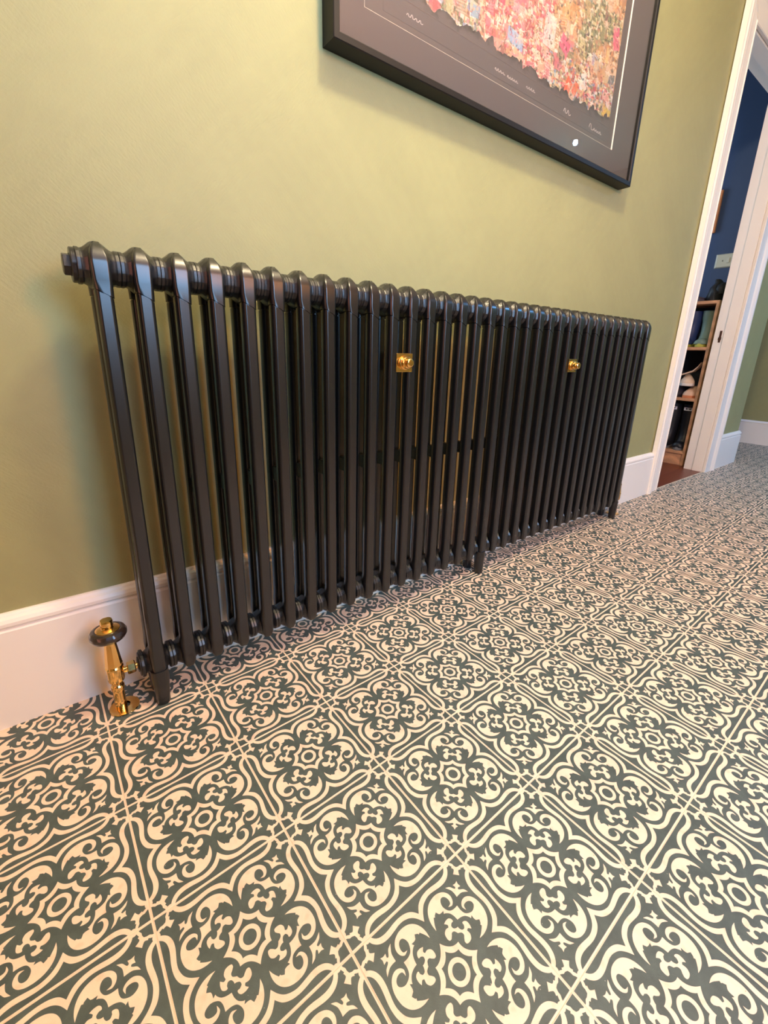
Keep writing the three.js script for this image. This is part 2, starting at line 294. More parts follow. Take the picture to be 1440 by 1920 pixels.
// skirting boards
const SKIRT = [[0, 0], [0.02, 0], [0.02, 0.216], [0.0165, 0.2205], [0.0165, 0.2235], [0.0205, 0.227], [0.0205, 0.234], [0.017, 0.241], [0.011, 0.2445], [0.0085, 0.2485], [0.006, 0.25], [0, 0.25]];
struct('baseboard_back', sweepX(SKIRT, HALL.x0, DOOR.x0 - 0.132, 0.35), M.white);
{
  const a = sweepX(SKIRT, DOOR.x1 + 0.154, END + 0.02, 0.35), b = sweepX(SKIRT, 0, 1.5, 0.35).rotateY(Math.PI / 2).translate(END, 0, 0.0);
  struct('baseboard_corner', [a, b], M.white);
  struct('baseboard_right', sweepX(SKIRT, -HALL.z1 + 0.0, 1.55, 0.35).rotateY(-Math.PI / 2).translate(HALL.x1, 0, 0).scale(1, 0.89, 1), M.white);
}

// ---------------------------------------------------------------- the doorway: lining, stops, architraves
{
  const d = structGroup('door_1'), { x0, x1, h, depth } = DOOR;
  const L = -depth - 0.004, F = 0.004;
  mesh('lining', [box(x0 - 0.025, x0, 0, h + 0.025, L, F), box(x1, x1 + 0.025, 0, h + 0.025, L, F), box(x0, x1, h, h + 0.025, L, F)], M.white, d);
  mesh('door_stop', [rbox(x0, x0 + 0.013, 0, h, -0.062, F - 0.004, 0.002), rbox(x1 - 0.013, x1, 0, h, -0.062, F - 0.004, 0.002), rbox(x0 + 0.013, x1 - 0.013, h - 0.013, h, -0.062, F - 0.004, 0.002)], M.white, d);
  // architrave profile: distance from the opening, thickness
  const prof = [[-0.006, 0.004], [-0.006, 0.016], [-0.003, 0.019], [0.003, 0.019], [0.006, 0.016], [0.009, 0.0155], [0.088, 0.0185], [0.092, 0.022], [0.098, 0.026], [0.104, 0.023], [0.11, 0.026], [0.122, 0.032], [0.138, 0.033], [0.148, 0.028], [0.156, 0.028], [0.156, 0.004]];
  const leg = (side) => { const xs = side < 0 ? x0 : x1; return loft([[0, 0], [h, 1]].map(([y, top]) => prof.map(([a, t]) => [xs + side * a * (side < 0 ? 0.86 : 1), y + top * a, t])).map((r) => (side > 0 ? r.reverse() : r)), 0.4); };
  const head = loft([[x0, -1], [x1, 1]].map(([x, s]) => prof.map(([a, t]) => [x + s * a * (s < 0 ? 0.86 : 1), h + a, t])).map((r) => r.reverse()), 0.4);
  mesh('architrave', leg(-1), M.white, d); mesh('architrave', leg(1), M.white, d); mesh('architrave', head, M.white, d);
  const keep = mesh('strike_plate', [rbox(x1 - 0.0025, x1 - 0.0002, 0.885, 0.96, -0.09, -0.077, 0.0008), rbox(x1 - 0.0035, x1 - 0.002, 0.9, 0.918, -0.0925, -0.0745, 0.0005)], new THREE.MeshStandardMaterial({ name: 'aged_bronze', color: lin(0.12, 0.06, 0.04), metalness: 0.8, roughness: 0.45 }), d);
  keep.userData.label = 'dark bronze strike plate on the white jamb';
}

// ---------------------------------------------------------------- the boot room beyond the doorway
const woodMap = noiseTexture(256, (u, v) => { const g = 0.5 + 0.5 * Math.sin((v * 14 + 0.6 * wrapNoise(u, v, 2.2)) * 6.283 + wrapNoise(u, v, 5, noise3) * 2.5), k = 0.86 + 0.12 * g + 0.05 * wrapNoise(u, v, 70); return [0.88 * k, 0.66 * k, 0.5 * k]; }, true);
const M2 = {
  oak: new THREE.MeshStandardMaterial({ name: 'beech_veneer', map: woodMap, roughness: 0.5 }),
  redwood: new THREE.MeshStandardMaterial({ name: 'red_brown_boards', map: woodMap, color: lin(0.25, 0.11, 0.09), roughness: 0.4 }),
};
const NAVYX = 4.25;
struct('wall_navy', metreUV(box(NAVYX, END - 0.002, 0, HALL.h, -1.55, -DOOR.depth)), M.navy);
struct('wall_boot_room', [wallWithHole(2.2, NAVYX, HALL.h, [[3.15, 3.85, 1.05, 2.15]], 0.05).translate(0, 0, -1.55), box(2.15, 2.2, 0, HALL.h, -1.55, -DOOR.depth)], M.navy);
{
  const w = structGroup('window_3');
  mesh('window_frame', [box(3.15, 3.19, 1.05, 2.15, -1.545, -1.505), box(3.81, 3.85, 1.05, 2.15, -1.545, -1.505), box(3.19, 3.81, 1.05, 1.09, -1.545, -1.505), box(3.19, 3.81, 2.11, 2.15, -1.545, -1.505)], M.white, w);
  mesh('pane', box(3.19, 3.81, 1.09, 2.11, -1.527, -1.523), M.pane, w);
}
{
  const f = structGroup('floor_boot_room');
  mesh('subfloor', box(2.15, NAVYX, -0.05, -0.003, -1.55, -0.001), M.grout, f);
  for (let k = 0; k < 12; k++) mesh('floorboard', rbox(2.2, NAVYX, -0.02, 0, -1.5 + k * 0.1246, -1.5 + k * 0.1246 + 0.1236, 0.001), M2.redwood, f);
}

// ---------------------------------------------------------------- the radiator: 34 two-column sections
const SECTIONS = 34, PITCH = 0.0623, AXZ = 0.096, TOPY = 0.8915, BOTY = 0.096;
const radiator = thing('column_radiator', 'long black cast iron column radiator standing along the olive green wall', 'radiator', [0.312, 0, 0], 0.0094);
{
  // a column: an outline in x and z, lofted up, with the slanting casting line below the head
  const outline = (w, f, d) => { const q = [[0, d], [f * 0.92, d - 0.0001], [f + (w - f) * 0.5, d - 0.0014], [f + (w - f) * 0.84, d - 0.0044], [w, d - 0.0095], [w, -d + 0.0085], [w * 0.78, -d + 0.0025], [f * 0.8, -d]]; return q.concat(q.slice(1).reverse().map(([x, z]) => [-x, z])); };
  const column = (zc, front) => {
    const rings = [], SL = front > 0 ? -0.5 : 0;
    const at = (y, w, f, d, slant = 0, back = 0) => rings.push(outline(w, f, d).map(([x, z]) => [x, y + slant * x, zc + (z - (z > 0 ? back : 0)) * front]));
    at(BOTY - 0.024, 0.009, 0.005, 0.012); at(BOTY - 0.012, 0.0135, 0.008, 0.0152); at(BOTY + 0.03, 0.0155, 0.0085, 0.0155); at(BOTY + 0.055, 0.0136, 0.0078, 0.0155);
    at(0.8458, 0.0136, 0.0078, 0.0155, SL); at(0.8462, 0.0123, 0.0068, 0.0142, SL); at(0.8478, 0.0123, 0.0068, 0.0142, SL); at(0.8482, 0.0146, 0.0088, 0.0158, SL);
    at(0.868, 0.0152, 0.0096, 0.016); at(TOPY + 0.004, 0.0156, 0.0105, 0.016); at(TOPY + 0.014, 0.0148, 0.0095, 0.016, 0, 0.0028); at(TOPY + 0.0245, 0.0118, 0.0072, 0.016, 0, 0.0085); at(TOPY + 0.033, 0.0075, 0.0045, 0.016, 0, 0.0165); at(TOPY + 0.0375, 0.004, 0.0025, 0.016, 0, 0.0235);
    return loft(front > 0 ? rings : rings.map((r) => r.slice().reverse()), 0.72);
  };
  // header: turned about the x axis, a peaked ring at the middle falling to the joint bosses
  const half = PITCH / 2, side = (R) => [[0.0001, half], [0.0255, half], [0.0286, half - 0.0003], [0.0291, half - 0.001], [0.0291, half - 0.0055], [0.0281, half - 0.0068], [R - 0.0122, half - 0.0085], [R - 0.0108, 0.0195], [R - 0.0078, 0.0155], [R - 0.0035, 0.0105], [R - 0.001, 0.0068], [R, 0.0035]];
  const prof = (R) => { const q = side(R); return q.map(([r, x]) => [r, -x]).concat(q.slice().reverse()); };
  const turned = (R, y) => toCreasedNormals(latheX(prof(R), 44), 0.5).scale(1, 1, 1.075).translate(0, y, AXZ);
  const header = merge([turned(0.04, TOPY), turned(0.035, BOTY), rbox(-0.0085, 0.0085, 0.462, 0.498, AXZ - 0.02, AXZ + 0.02, 0.003)]);
  const front = column(AXZ + 0.0275, 1), rear = column(AXZ - 0.0275, -1);
  for (let k = 0; k < SECTIONS; k++) {
    const s = mesh('section', header, M.iron, radiator); s.position.x = k * PITCH;
    mesh('front_column', front, M.iron, s); mesh('rear_column', rear, M.iron, s);
  }
  const foot = (x, z) => loft([[BOTY - 0.008, 0.0178, 0.0178], [0.066, 0.0182, 0.0178], [0.045, 0.0165, 0.0165], [0.02, 0.0148, 0.0155], [0.003, 0.0145, 0.0152], [0, 0.013, 0.0138]].map(([y, w, d]) => Array.from({ length: 20 }, (_, i) => { const a = -i / 20 * Math.PI * 2, c = Math.cos(a), n = Math.sin(a), e = 0.8; return [x + w * Math.sign(c) * Math.abs(c) ** e, y, z + d * Math.sign(n) * Math.abs(n) ** e]; })), 0.6);
  for (const k of [0, 17, SECTIONS - 1]) for (const s of [1, -1]) mesh('foot', foot(k * PITCH, AXZ + s * 0.0275), M.iron, radiator);
  const plug = merge([latheX([[0.0001, -0.0185], [0.012, -0.0185], [0.0165, -0.0178], [0.018, -0.0168], [0.018, -0.0045]], 6), latheX([[0.018, -0.0075], [0.0262, -0.0072], [0.0275, -0.006], [0.0275, 0]], 32)].map((g) => toCreasedNormals(g, 0.4)));
  const end = (SECTIONS - 1) * PITCH + half;
  for (const [x, y, t] of [[-half, TOPY, 1], [end, TOPY, -1]]) { const p = mesh('end_plug', plug, M.iron, radiator); p.position.set(x, y, AXZ); p.scale.x = 1; p.rotation.set(0.25, t > 0 ? 0 : Math.PI, 0); }
  const bush = merge([latheX([[0.0001, -0.006], [0.0135, -0.006], [0.0168, -0.005], [0.0168, 0]], 6), latheX([[0.0168, -0.003], [0.025, -0.003], [0.026, -0.002], [0.026, 0]], 32)].map((g) => toCreasedNormals(g, 0.4)));
  for (const [x, t] of [[-half, 1], [end, -1]]) { const p = mesh('reducing_bush', bush, M.iron, radiator); p.position.set(x, BOTY, AXZ); p.rotation.set(0.2, t > 0 ? 0 : Math.PI, 0); }
}
const onRadiator = (x, y, z) => [0.312 + x * Math.cos(0.0094) + z * Math.sin(0.0094), y, -x * Math.sin(0.0094) + z * Math.cos(0.0094)];

// brass wall stays clamped over two columns
{
  const make = (k, label) => {
    const t = thing('wall_stay', label, 'bracket', onRadiator((k + 0.5) * PITCH, 0.744 - k * 0.00035, AXZ + 0.0435), 0.0094, 'brass wall stays on the radiator');
    mesh('square_plate', rbox(-0.027, 0.027, -0.0235, 0.0235, 0, 0.003, 0.0008), M.brass, t);
    mesh('knob', toCreasedNormals(lathe([[0.0001, 0.031], [0.006, 0.0305], [0.0095, 0.029], [0.0115, 0.0265], [0.0118, 0.024], [0.0095, 0.021], [0.0095, 0.0195], [0.014, 0.018], [0.0158, 0.015], [0.0158, 0.0125], [0.014, 0.0105], [0.0135, 0.009], [0.0175, 0.0075], [0.0185, 0.005], [0.018, 0.003], [0.0001, 0.003]], 40), 0.5).rotateX(Math.PI / 2), M.brass, t);
    const z = AXZ + 0.0435 - k * PITCH * 0.0094;
    mesh('rod', new THREE.CylinderGeometry(0.004, 0.004, z, 16).rotateX(Math.PI / 2).translate(0, 0, -z / 2), M.brass, t);
  };
  make(10, 'square brass stay with turned knob on the radiator, the nearer of the two');
  make(23, 'square brass stay with turned knob on the radiator, the farther one nearer the doorway');
}
// valves
function valve(name, label, pos, dir) {
  const t = thing(name, label, 'valve', pos);
  mesh('floor_plate', toCreasedNormals(lathe([[0.0115, 0.0005], [0.0285, 0.0005], [0.0295, 0.0018], [0.0285, 0.0035], [0.02, 0.0052], [0.0135, 0.006], [0.0115, 0.006]], 40), 0.5).translate(0.006 * dir, 0, -0.003), M.brass, t);
  mesh('pipe_sleeve', toCreasedNormals(lathe([[0.0105, 0.0005], [0.0118, 0.004], [0.0112, 0.03], [0.0108, 0.05], [0.0128, 0.056], [0.0132, 0.06], [0.0128, 0.064], [0.0105, 0.068]], 32), 0.4), M.brass, t);
  return t;
}
const wheelVec = (list, seg = 36) => toCreasedNormals(lathe(list, seg), 0.45);
const tailX = (x0, x1, dir) => { const L = Math.abs(x1 - x0); return { pipe: latheX([[0.0065, 0], [0.0065, L]], 24), nut: (a, b) => toCreasedNormals(latheX([[0.006, a], [0.0115, a], [0.0132, a + 0.002], [0.0132, b - 0.002], [0.0115, b], [0.006, b]], 6), 0.3) }; };
{
  const p = onRadiator(-PITCH / 2 - 0.0475, 0, AXZ), t = valve('radiator_valve', 'brass radiator valve with dark wood hand wheel beside the near end of the radiator', [p[0], 0, p[2]], 1);
  mesh('valve_body', [wheelVec([[0.0105, 0.066], [0.0105, 0.072], [0.0155, 0.078], [0.0168, 0.084], [0.0165, 0.1], [0.0172, 0.106], [0.0172, 0.112], [0.0145, 0.117]]), wheelVec([[0.0163, 0.116], [0.0165, 0.1185], [0.0158, 0.121], [0.0112, 0.166], [0.0095, 0.17], [0.0095, 0.182]], 8)], M.brass, t);
  const tl = tailX(0, 0.042, 1);
  mesh('tail_pipe', tl.pipe.clone().rotateY(0).translate(0.008, BOTY, 0), M.brass, t).scale.set(0.95, 1, 1);
  mesh('union_nut', tl.nut(0.018, 0.034).translate(0.004, BOTY, 0), M.brass, t);
  const w = mesh('hand_wheel', wheelVec([[0.014, 0.184], [0.024, 0.1815], [0.0305, 0.184], [0.034, 0.19], [0.0342, 0.196], [0.031, 0.202], [0.0255, 0.2045], [0.0215, 0.2035], [0.014, 0.2]]), M.ebony, t);
  w.userData.label = 'dark wood hand wheel';
  mesh('wheel_cap', [wheelVec([[0.0225, 0.2025], [0.0222, 0.2045], [0.018, 0.206], [0.012, 0.2075], [0.0108, 0.211]]), wheelVec([[0.0112, 0.2085], [0.0118, 0.213], [0.0118, 0.222], [0.0105, 0.2255], [0.005, 0.2275], [0.0001, 0.228]])], M.brass, t);
}
{
  const p = onRadiator((SECTIONS - 0.5) * PITCH + 0.05, 0, AXZ), t = valve('lockshield_valve', 'small brass lockshield valve at the far end of the radiator by the doorway', [p[0], 0, p[2]], -1);
  mesh('valve_body', [wheelVec([[0.0105, 0.066], [0.0105, 0.072], [0.0155, 0.078], [0.0168, 0.084], [0.0165, 0.1], [0.0172, 0.106], [0.0172, 0.112], [0.0145, 0.117]]), wheelVec([[0.0155, 0.115], [0.016, 0.119], [0.0135, 0.135], [0.0125, 0.15], [0.0135, 0.156], [0.0118, 0.162], [0.005, 0.166], [0.0001, 0.1665]], 24)], M.brass, t);
  const tl = tailX(0, 0.042, 1);
  mesh('tail_pipe', tl.pipe.clone().rotateY(Math.PI).translate(-0.004, BOTY, 0), M.brass, t);
  mesh('union_nut', tl.nut(0.018, 0.034).rotateY(Math.PI).translate(-0.004, BOTY, 0), M.brass, t);
}

// ---------------------------------------------------------------- framed picture
function artwork(w, h) {                                                // a crowded painted collage of rooftops, stalls, flags and faces-free crowds, loosely brushed
  const c = document.createElement('canvas'); c.width = w; c.height = h; const ctx = c.getContext('2d'), r = rng(4242);
  ctx.fillStyle = '#524d4e'; ctx.fillRect(0, 0, w, h);
  const edge = (x) => h - 30 - 16 * noise2(x * 0.011, 3) - 5 * noise2(x * 0.05, 9) - (noise2(x * 0.016, 20) > 0.35 ? 16 : 0);
  const pal = [
    ['#d8b090', '#c9a07c', '#e2c9ac', '#b98a6e', '#ecdcc6', '#9a7f68', '#cbb79a'],   // tan and cream
    ['#bf5560', '#d9848a', '#c8707c', '#e6b4ae', '#a8585c', '#ecd2c6', '#d98f70'],   // reds and pinks
    ['#86a4bc', '#a4c4cc', '#6e84a0', '#c2d6d6', '#e6e6e0', '#9098b4', '#d8b488'],   // blues
    ['#8c9270', '#727c5e', '#aaa67c', '#d0c492', '#5c6450', '#e0d8c0', '#b58a70'],   // greens
    ['#dca870', '#cf9a66', '#e6c68c', '#b98c5e', '#efe0c2', '#c8845c', '#9a7c66'],   // oranges
  ];
  const zone = (x, y) => { const u = x / w, v = y / h, n = noise3(u * 3.2, v * 3.2); if (u > 0.62 && v < 0.75 && n > -0.4) return r() < 0.6 ? 4 : 0; if (u > 0.3 && u < 0.62 && v > 0.62) return r() < 0.66 ? 1 : 0; if (v > 0.85) return [2, 3, 0, 1][Math.floor(r() * 4)]; if (u < 0.32) return [3, 1, 2, 0][Math.floor(r() * 4)]; return n > 0.2 ? 0 : n < -0.3 ? 3 : Math.floor(r() * 5); };
  const pick = (p) => p[Math.floor(r() * p.length)];
  ctx.lineCap = 'round';
  for (let k = 0; k < 420; k++) { const x = r() * w, y = edge(x) - 6; ctx.strokeStyle = '#221e20'; ctx.globalAlpha = 0.16; ctx.lineWidth = 8 + r() * 10; ctx.beginPath(); ctx.moveTo(x, y); ctx.lineTo(x + (r() - 0.5) * 60, y + r() * 20); ctx.stroke(); }   // dark strokes under the edge
  ctx.save(); ctx.beginPath(); ctx.moveTo(0, 0); ctx.lineTo(w, 0);          // everything stays above the ragged lower edge
  for (let x = w; x >= 0; x -= 6) ctx.lineTo(x, edge(x)); ctx.closePath(); ctx.clip();
  for (let y = 0; y < h; y += 11) for (let x = 0; x < w; x += 11) { ctx.fillStyle = pick(pal[zone(x, y)]); ctx.globalAlpha = 0.9; ctx.fillRect(x + (r() - 0.5) * 8, y + (r() - 0.5) * 8, 15 + r() * 12, 15 + r() * 12); }
  for (let k = 0; k < 420; k++) {                                       // house fronts, stalls and awnings with stripes and windows
    const x = r() * w, y = r() * h, a = 16 + r() * 44, b = 18 + r() * 46, p = pal[zone(x, y)], base = pick(p);
    ctx.save(); ctx.translate(x, y); ctx.transform(1, (r() - 0.5) * 0.5, (r() - 0.5) * 0.5, 1, 0, 0); ctx.globalAlpha = 0.75; ctx.fillStyle = base; ctx.fillRect(-a / 2, -b / 2, a, b);
    if (r() < 0.5) { ctx.fillStyle = pick(p); for (let q = -a / 2 + 3; q < a / 2 - 3; q += 6) for (let e = -b / 2 + 4; e < b / 2 - 5; e += 9) ctx.fillRect(q, e, 3, 5); } else { ctx.strokeStyle = pick(pal[Math.floor(r() * 5)]); ctx.lineWidth = 2.2; for (let q = -a / 2; q < a / 2; q += 5) { ctx.beginPath(); ctx.moveTo(q, -b / 2); ctx.lineTo(q + 3, b / 2); ctx.stroke(); } }
    ctx.restore();
  }
  // a few larger things that stand out near the lower edge
  ctx.globalAlpha = 0.8;
  const patch = (x, y, pw, ph, a, col) => { ctx.save(); ctx.translate(x * w, y * h); ctx.rotate(a); ctx.fillStyle = col; ctx.fillRect(-pw * w / 2, -ph * h / 2, pw * w, ph * h); ctx.restore(); };
  patch(0.37, 0.77, 0.075, 0.09, 0.1, '#c43458'); patch(0.47, 0.72, 0.06, 0.12, -0.08, '#d86a78'); patch(0.46, 0.9, 0.07, 0.05, 0.1, '#8fb8e0'); patch(0.61, 0.79, 0.055, 0.12, 0.04, '#ded6d2'); patch(0.73, 0.94, 0.03, 0.07, 0.5, '#ec5a3c'); patch(0.77, 0.93, 0.022, 0.06, 0.5, '#f06a48'); patch(0.69, 0.8, 0.05, 0.06, 0.4, '#dc5a86'); patch(0.97, 0.63, 0.04, 0.09, -0.3, '#e8608c'); patch(0.97, 0.95, 0.05, 0.06, 0.2, '#d8b84a'); patch(0.26, 0.7, 0.03, 0.1, 0.05, '#f0a0b8'); patch(0.22, 0.68, 0.02, 0.09, 0.05, '#4aa8c8'); patch(0.2, 0.69, 0.015, 0.08, 0.05, '#e8d84a');
  for (let k = 0; k < 4200; k++) {                                      // brush marks
    const x = r() * w, y = r() * h, s = 4 + r() * 13, p = pal[zone(x, y)], dark = r() < 0.26;
    ctx.strokeStyle = dark ? pick(['#5a4038', '#6a4a54', '#3c4a4c', '#463a2e']) : pick(p); ctx.lineWidth = 1.6 + r() * 6; ctx.globalAlpha = 0.3 + r() * 0.4; ctx.beginPath(); ctx.moveTo(x, y); ctx.bezierCurveTo(x + (r() - 0.5) * 2 * s, y + (r() - 0.5) * 2 * s, x + (r() - 0.5) * 3 * s, y + (r() - 0.2) * 2 * s, x + (r() - 0.5) * 2.4 * s, y + (r() - 0.3) * 2.4 * s); ctx.stroke();
  }
  for (let k = 0; k < 120; k++) {                                       // curled light tufts
    const x = w * (0.3 + 0.7 * r()), y = r() * h, n = 8 + r() * 12; ctx.strokeStyle = pick(['#f6ead6', '#efdcc6', '#e8c8b0']); ctx.lineWidth = 1 + r() * 1.6; ctx.globalAlpha = 0.75;
    for (let q = 0; q < n; q++) { const a = q / n * 3 - 1.5 + r() * 0.3, l = 12 + r() * 22; ctx.beginPath(); ctx.moveTo(x, y); ctx.quadraticCurveTo(x + l * 0.4 * Math.sin(a), y + l * 0.5, x + l * Math.sin(a), y + l * Math.cos(a)); ctx.stroke(); }
  }
  for (let k = 0; k < 900; k++) { const x = r() * w, y = r() * h; ctx.globalAlpha = 0.3 + 0.45 * r(); ctx.fillStyle = r() < 0.5 ? '#f4ead8' : pick(pal[Math.floor(r() * 5)]); ctx.fillRect(x, y, 1 + r() * 4, 1 + r() * 3); }
  for (let k = 0; k < 900; k++) { const x = r() * w, y = h * (0.6 + 0.4 * r()); ctx.globalAlpha = 0.7; ctx.strokeStyle = ['#3a2628', '#f2e6d4', '#b86e4c', '#6a4a5a'][Math.floor(r() * 4)]; ctx.lineWidth = 0.8 + r() * 1.6; ctx.beginPath(); ctx.moveTo(x, y); ctx.lineTo(x + (r() - 0.5) * 10, y + (r() - 0.5) * 12); ctx.stroke(); }
  ctx.globalAlpha = 1; ctx.globalCompositeOperation = 'multiply'; ctx.fillStyle = '#dfdbd9'; ctx.fillRect(0, 0, w, h); ctx.globalCompositeOperation = 'source-over'; ctx.restore();
  return c;
}
{
  const X0 = 0.812, X1 = 2.136, Y0 = 1.402, Y1 = 2.33, D = 0.048, W = 0.017;
  const t = thing('framed_picture', 'large black framed picture of a crowded colourful collage on a charcoal mount, above the radiator', 'picture', [0, 0, 0]);
  const bar = (a, b, mirror) => loft([a, b].map(([x, y, sx, sy]) => [[0, 0.001], [0, D - 0.002], [0.002, D], [W - 0.003, D], [W, D - 0.003], [W, 0.001]].map(([o, z]) => [x + sx * o, y + sy * o, z])).map((r) => (mirror ? r.slice().reverse() : r)), 0.4);
  const A = [X0, Y0, 1, 1], B = [X1, Y0, -1, 1], C = [X1, Y1, -1, -1], E = [X0, Y1, 1, -1];
  for (const [a, b] of [[A, B], [B, C], [C, E], [E, A]]) mesh('frame_bar', bar(a, b, false), M.frame, t);
  const x0 = X0 + W, x1 = X1 - W, y0 = Y0 + W, y1 = Y1 - W, wx0 = 0.9, wx1 = 1.984, wy0 = 1.492, wy1 = Y1 - 0.09;
  const windowed = (a0, a1, b0, b1, c0, c1, d0, d1, depth, z) => { const s = new THREE.Shape([[a0, b0], [a1, b0], [a1, b1], [a0, b1]].map(([x, y]) => new THREE.Vector2(x, y))); s.holes.push(new THREE.Path([[c0, d0], [c0, d1], [c1, d1], [c1, d0]].map(([x, y]) => new THREE.Vector2(x, y)))); return new THREE.ExtrudeGeometry(s, { depth, bevelEnabled: false }).translate(0, 0, z); };
  mesh('mount', windowed(x0, x1, y0, y1, wx0 - 0.002, wx1 + 0.002, wy0 - 0.002, wy1 + 0.002, 0.003, D - 0.0155), M.mount, t);
  mesh('bevelled_edge', loft([[0.0021, D - 0.0125], [-0.0005, D - 0.0155], [-0.0005, D - 0.0165], [0.0021, D - 0.0165], [0.0021, D - 0.0125]].map(([o, z]) => [[wx0 - o, wy0 - o, z], [wx1 + o, wy0 - o, z], [wx1 + o, wy1 + o, z], [wx0 - o, wy1 + o, z]]), 0.2, false), M.core, t);
  mesh('inner_mount', box(x0, x1, y0, y1, D - 0.0195, D - 0.0168), M.mount, t);
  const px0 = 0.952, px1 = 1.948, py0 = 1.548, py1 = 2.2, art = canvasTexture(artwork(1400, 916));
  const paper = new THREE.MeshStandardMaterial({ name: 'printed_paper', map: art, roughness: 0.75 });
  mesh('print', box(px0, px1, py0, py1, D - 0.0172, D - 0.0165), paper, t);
  // pencilled title and signature under the print
  const scrawl = document.createElement('canvas'); scrawl.width = 1024; scrawl.height = 64;
  { const g = scrawl.getContext('2d'), r = rng(9); g.fillStyle = '#524d4e'; g.fillRect(0, 0, 1024, 64); g.strokeStyle = 'rgba(222,208,198,0.85)'; g.lineWidth = 1.8; g.lineCap = 'round';
    const word = (x, n, s, y) => { g.beginPath(); g.moveTo(x, y); for (let k = 0; k < n; k++) { g.bezierCurveTo(x + s * 0.2, y - s * (0.5 + r()), x + s * 0.5, y - s * r() * 0.6, x + s * 0.45, y); g.bezierCurveTo(x + s * 0.4, y + s * 0.3 * r(), x + s * 0.8, y + s * 0.3, x + s, y - s * 0.1 * r()); x += s; } g.stroke(); };
    word(70, 4, 13, 36); word(395, 4, 11, 38); word(450, 5, 10, 40); word(540, 4, 11, 36);
    g.lineWidth = 2.4; word(742, 2, 20, 40); word(900, 1, 30, 42); word(930, 4, 13, 44); }
  mesh('pencil_inscription', box(px0, px1, 1.506, 1.545, D - 0.0172, D - 0.0165), new THREE.MeshStandardMaterial({ name: 'pencilled_mount', map: canvasTexture(scrawl), roughness: 0.85 }), t);
  mesh('backing_board', box(x0, x1, y0, y1, 0.003, D - 0.0195), M.mount, t);
  const gl = mesh('glass', box(x0, x1, y0, y1, D - 0.0085, D - 0.0065), M.glass, t); gl.castShadow = false;
}

// ---------------------------------------------------------------- boot room furniture
const BX = 3.95, BZ = -0.154;                                           // front and right side of the bookcase
{
  const t = thing('bookcase', 'low wooden bookcase of shoes and boots in the navy boot room beyond the doorway', 'bookcase', [0, 0, 0]);
  const w = 0.78, dpt = 0.285, z0 = BZ - w, th = 0.018;
  const side = () => metreUV(rbox(BX, BX + dpt, 0, 1.162, 0, th, 0.001)).scale(1, 1, 1);
  for (const z of [BZ - th, z0]) { const m = mesh('side_panel', side(), M2.oak, t); m.position.z = z; }
  const slab = metreUV(rbox(BX + 0.001, BX + dpt - 0.006, 0, 0.02, z0 + th, BZ - th, 0.001));
  for (const y of [0.086, 0.478, 0.836, 1.142]) { const m = mesh('shelf', slab, M2.oak, t); m.position.y = y; }
  mesh('plinth', metreUV(box(BX + 0.012, BX + 0.03, 0, 0.086, z0 + th, BZ - th)), M2.oak, t);
  mesh('back_panel', box(BX + dpt - 0.005, BX + dpt, 0.086, 1.142, z0 + th, BZ - th), new THREE.MeshStandardMaterial({ name: 'dark_hardboard', color: '#1a1c24', roughness: 0.9 }), t);
}
const flat = (name, color, rough = 0.6) => new THREE.MeshStandardMaterial({ name, color, roughness: rough });
const oval = (cx, y, cz, a, b, n = 24) => Array.from({ length: n }, (_, i) => { const t = -i / n * Math.PI * 2; return [cx + a * Math.cos(t), y, cz + b * Math.sin(t)]; });
// a wellington boot with its toe towards -x; origin under the ankle
function boot(label, pos, turn, mats, h, strapped) {
  const t = thing('rubber_boot', label, 'boot', pos, turn);
  const shaft = [[0.025, -0.028, 0.075, 0.042], [0.05, -0.02, 0.062, 0.04], [0.085, -0.006, 0.05, 0.038], [0.12, 0.004, 0.046, 0.04], [0.18, 0.006, 0.05, 0.044], [h * 0.8, 0.004, 0.056, 0.048], [h, 0.002, 0.058, 0.05]];
  mesh('shaft', loft([...shaft.map(([y, x, a, b]) => oval(x, y, 0, a, b)), oval(0.002, h, 0, 0.054, 0.046), oval(0.002, h - 0.05, 0, 0.05, 0.042)], 0.8), mats[0], t);
  mesh('toe', loft([[0.115, 0.016, 0.02], [0.108, 0.03, 0.034], [0.095, 0.036, 0.041], [0.07, 0.04, 0.045], [0.04, 0.046, 0.043], [0.0, 0.056, 0.04]].map(([x, hh, b]) => Array.from({ length: 18 }, (_, i) => { const a = i / 18 * Math.PI * 2, s = Math.sin(a); return [-x - 0.012, 0.022 + hh * (s > 0 ? s : 0.1 * s), b * Math.cos(a)]; })), 0.9), mats[0], t);
  const outl = Array.from({ length: 28 }, (_, i) => { const a = -i / 28 * Math.PI * 2, c = Math.cos(a); return [-0.03 + 0.1 * c, 0.044 * Math.sin(a) * (c > 0.2 ? 0.88 : 1.04)]; });
  mesh('sole', loft([0, 0.004, 0.022, 0.025].map((y, k) => outl.map(([x, z]) => [-0.03 + (x + 0.03) * (k % 3 ? 1 : 0.97), y, z * (k % 3 ? 1 : 0.96)])), 0.5), mats[1], t);
  if (strapped) { const m = mesh('label_patch', loft([0, 1].map((k) => Array.from({ length: 10 }, (_, i) => i).map((i) => { const a = Math.PI - 0.62 + i * 0.138, R = k ? 1.04 : 0.99; return [0.002 + 0.058 * R * Math.cos(a), h - 0.045, 0.05 * R * Math.sin(a)]; }).concat(Array.from({ length: 10 }, (_, i) => 9 - i).map((i) => { const a = Math.PI - 0.62 + i * 0.138, R = k ? 1.04 : 0.99; return [0.002 + 0.058 * R * Math.cos(a), h - 0.022, 0.05 * R * Math.sin(a)]; }))), 0.4), flat('white_patch', '#e4e6f0'), t); m.userData.label = 'small white patch at the top'; }
  return t;
}
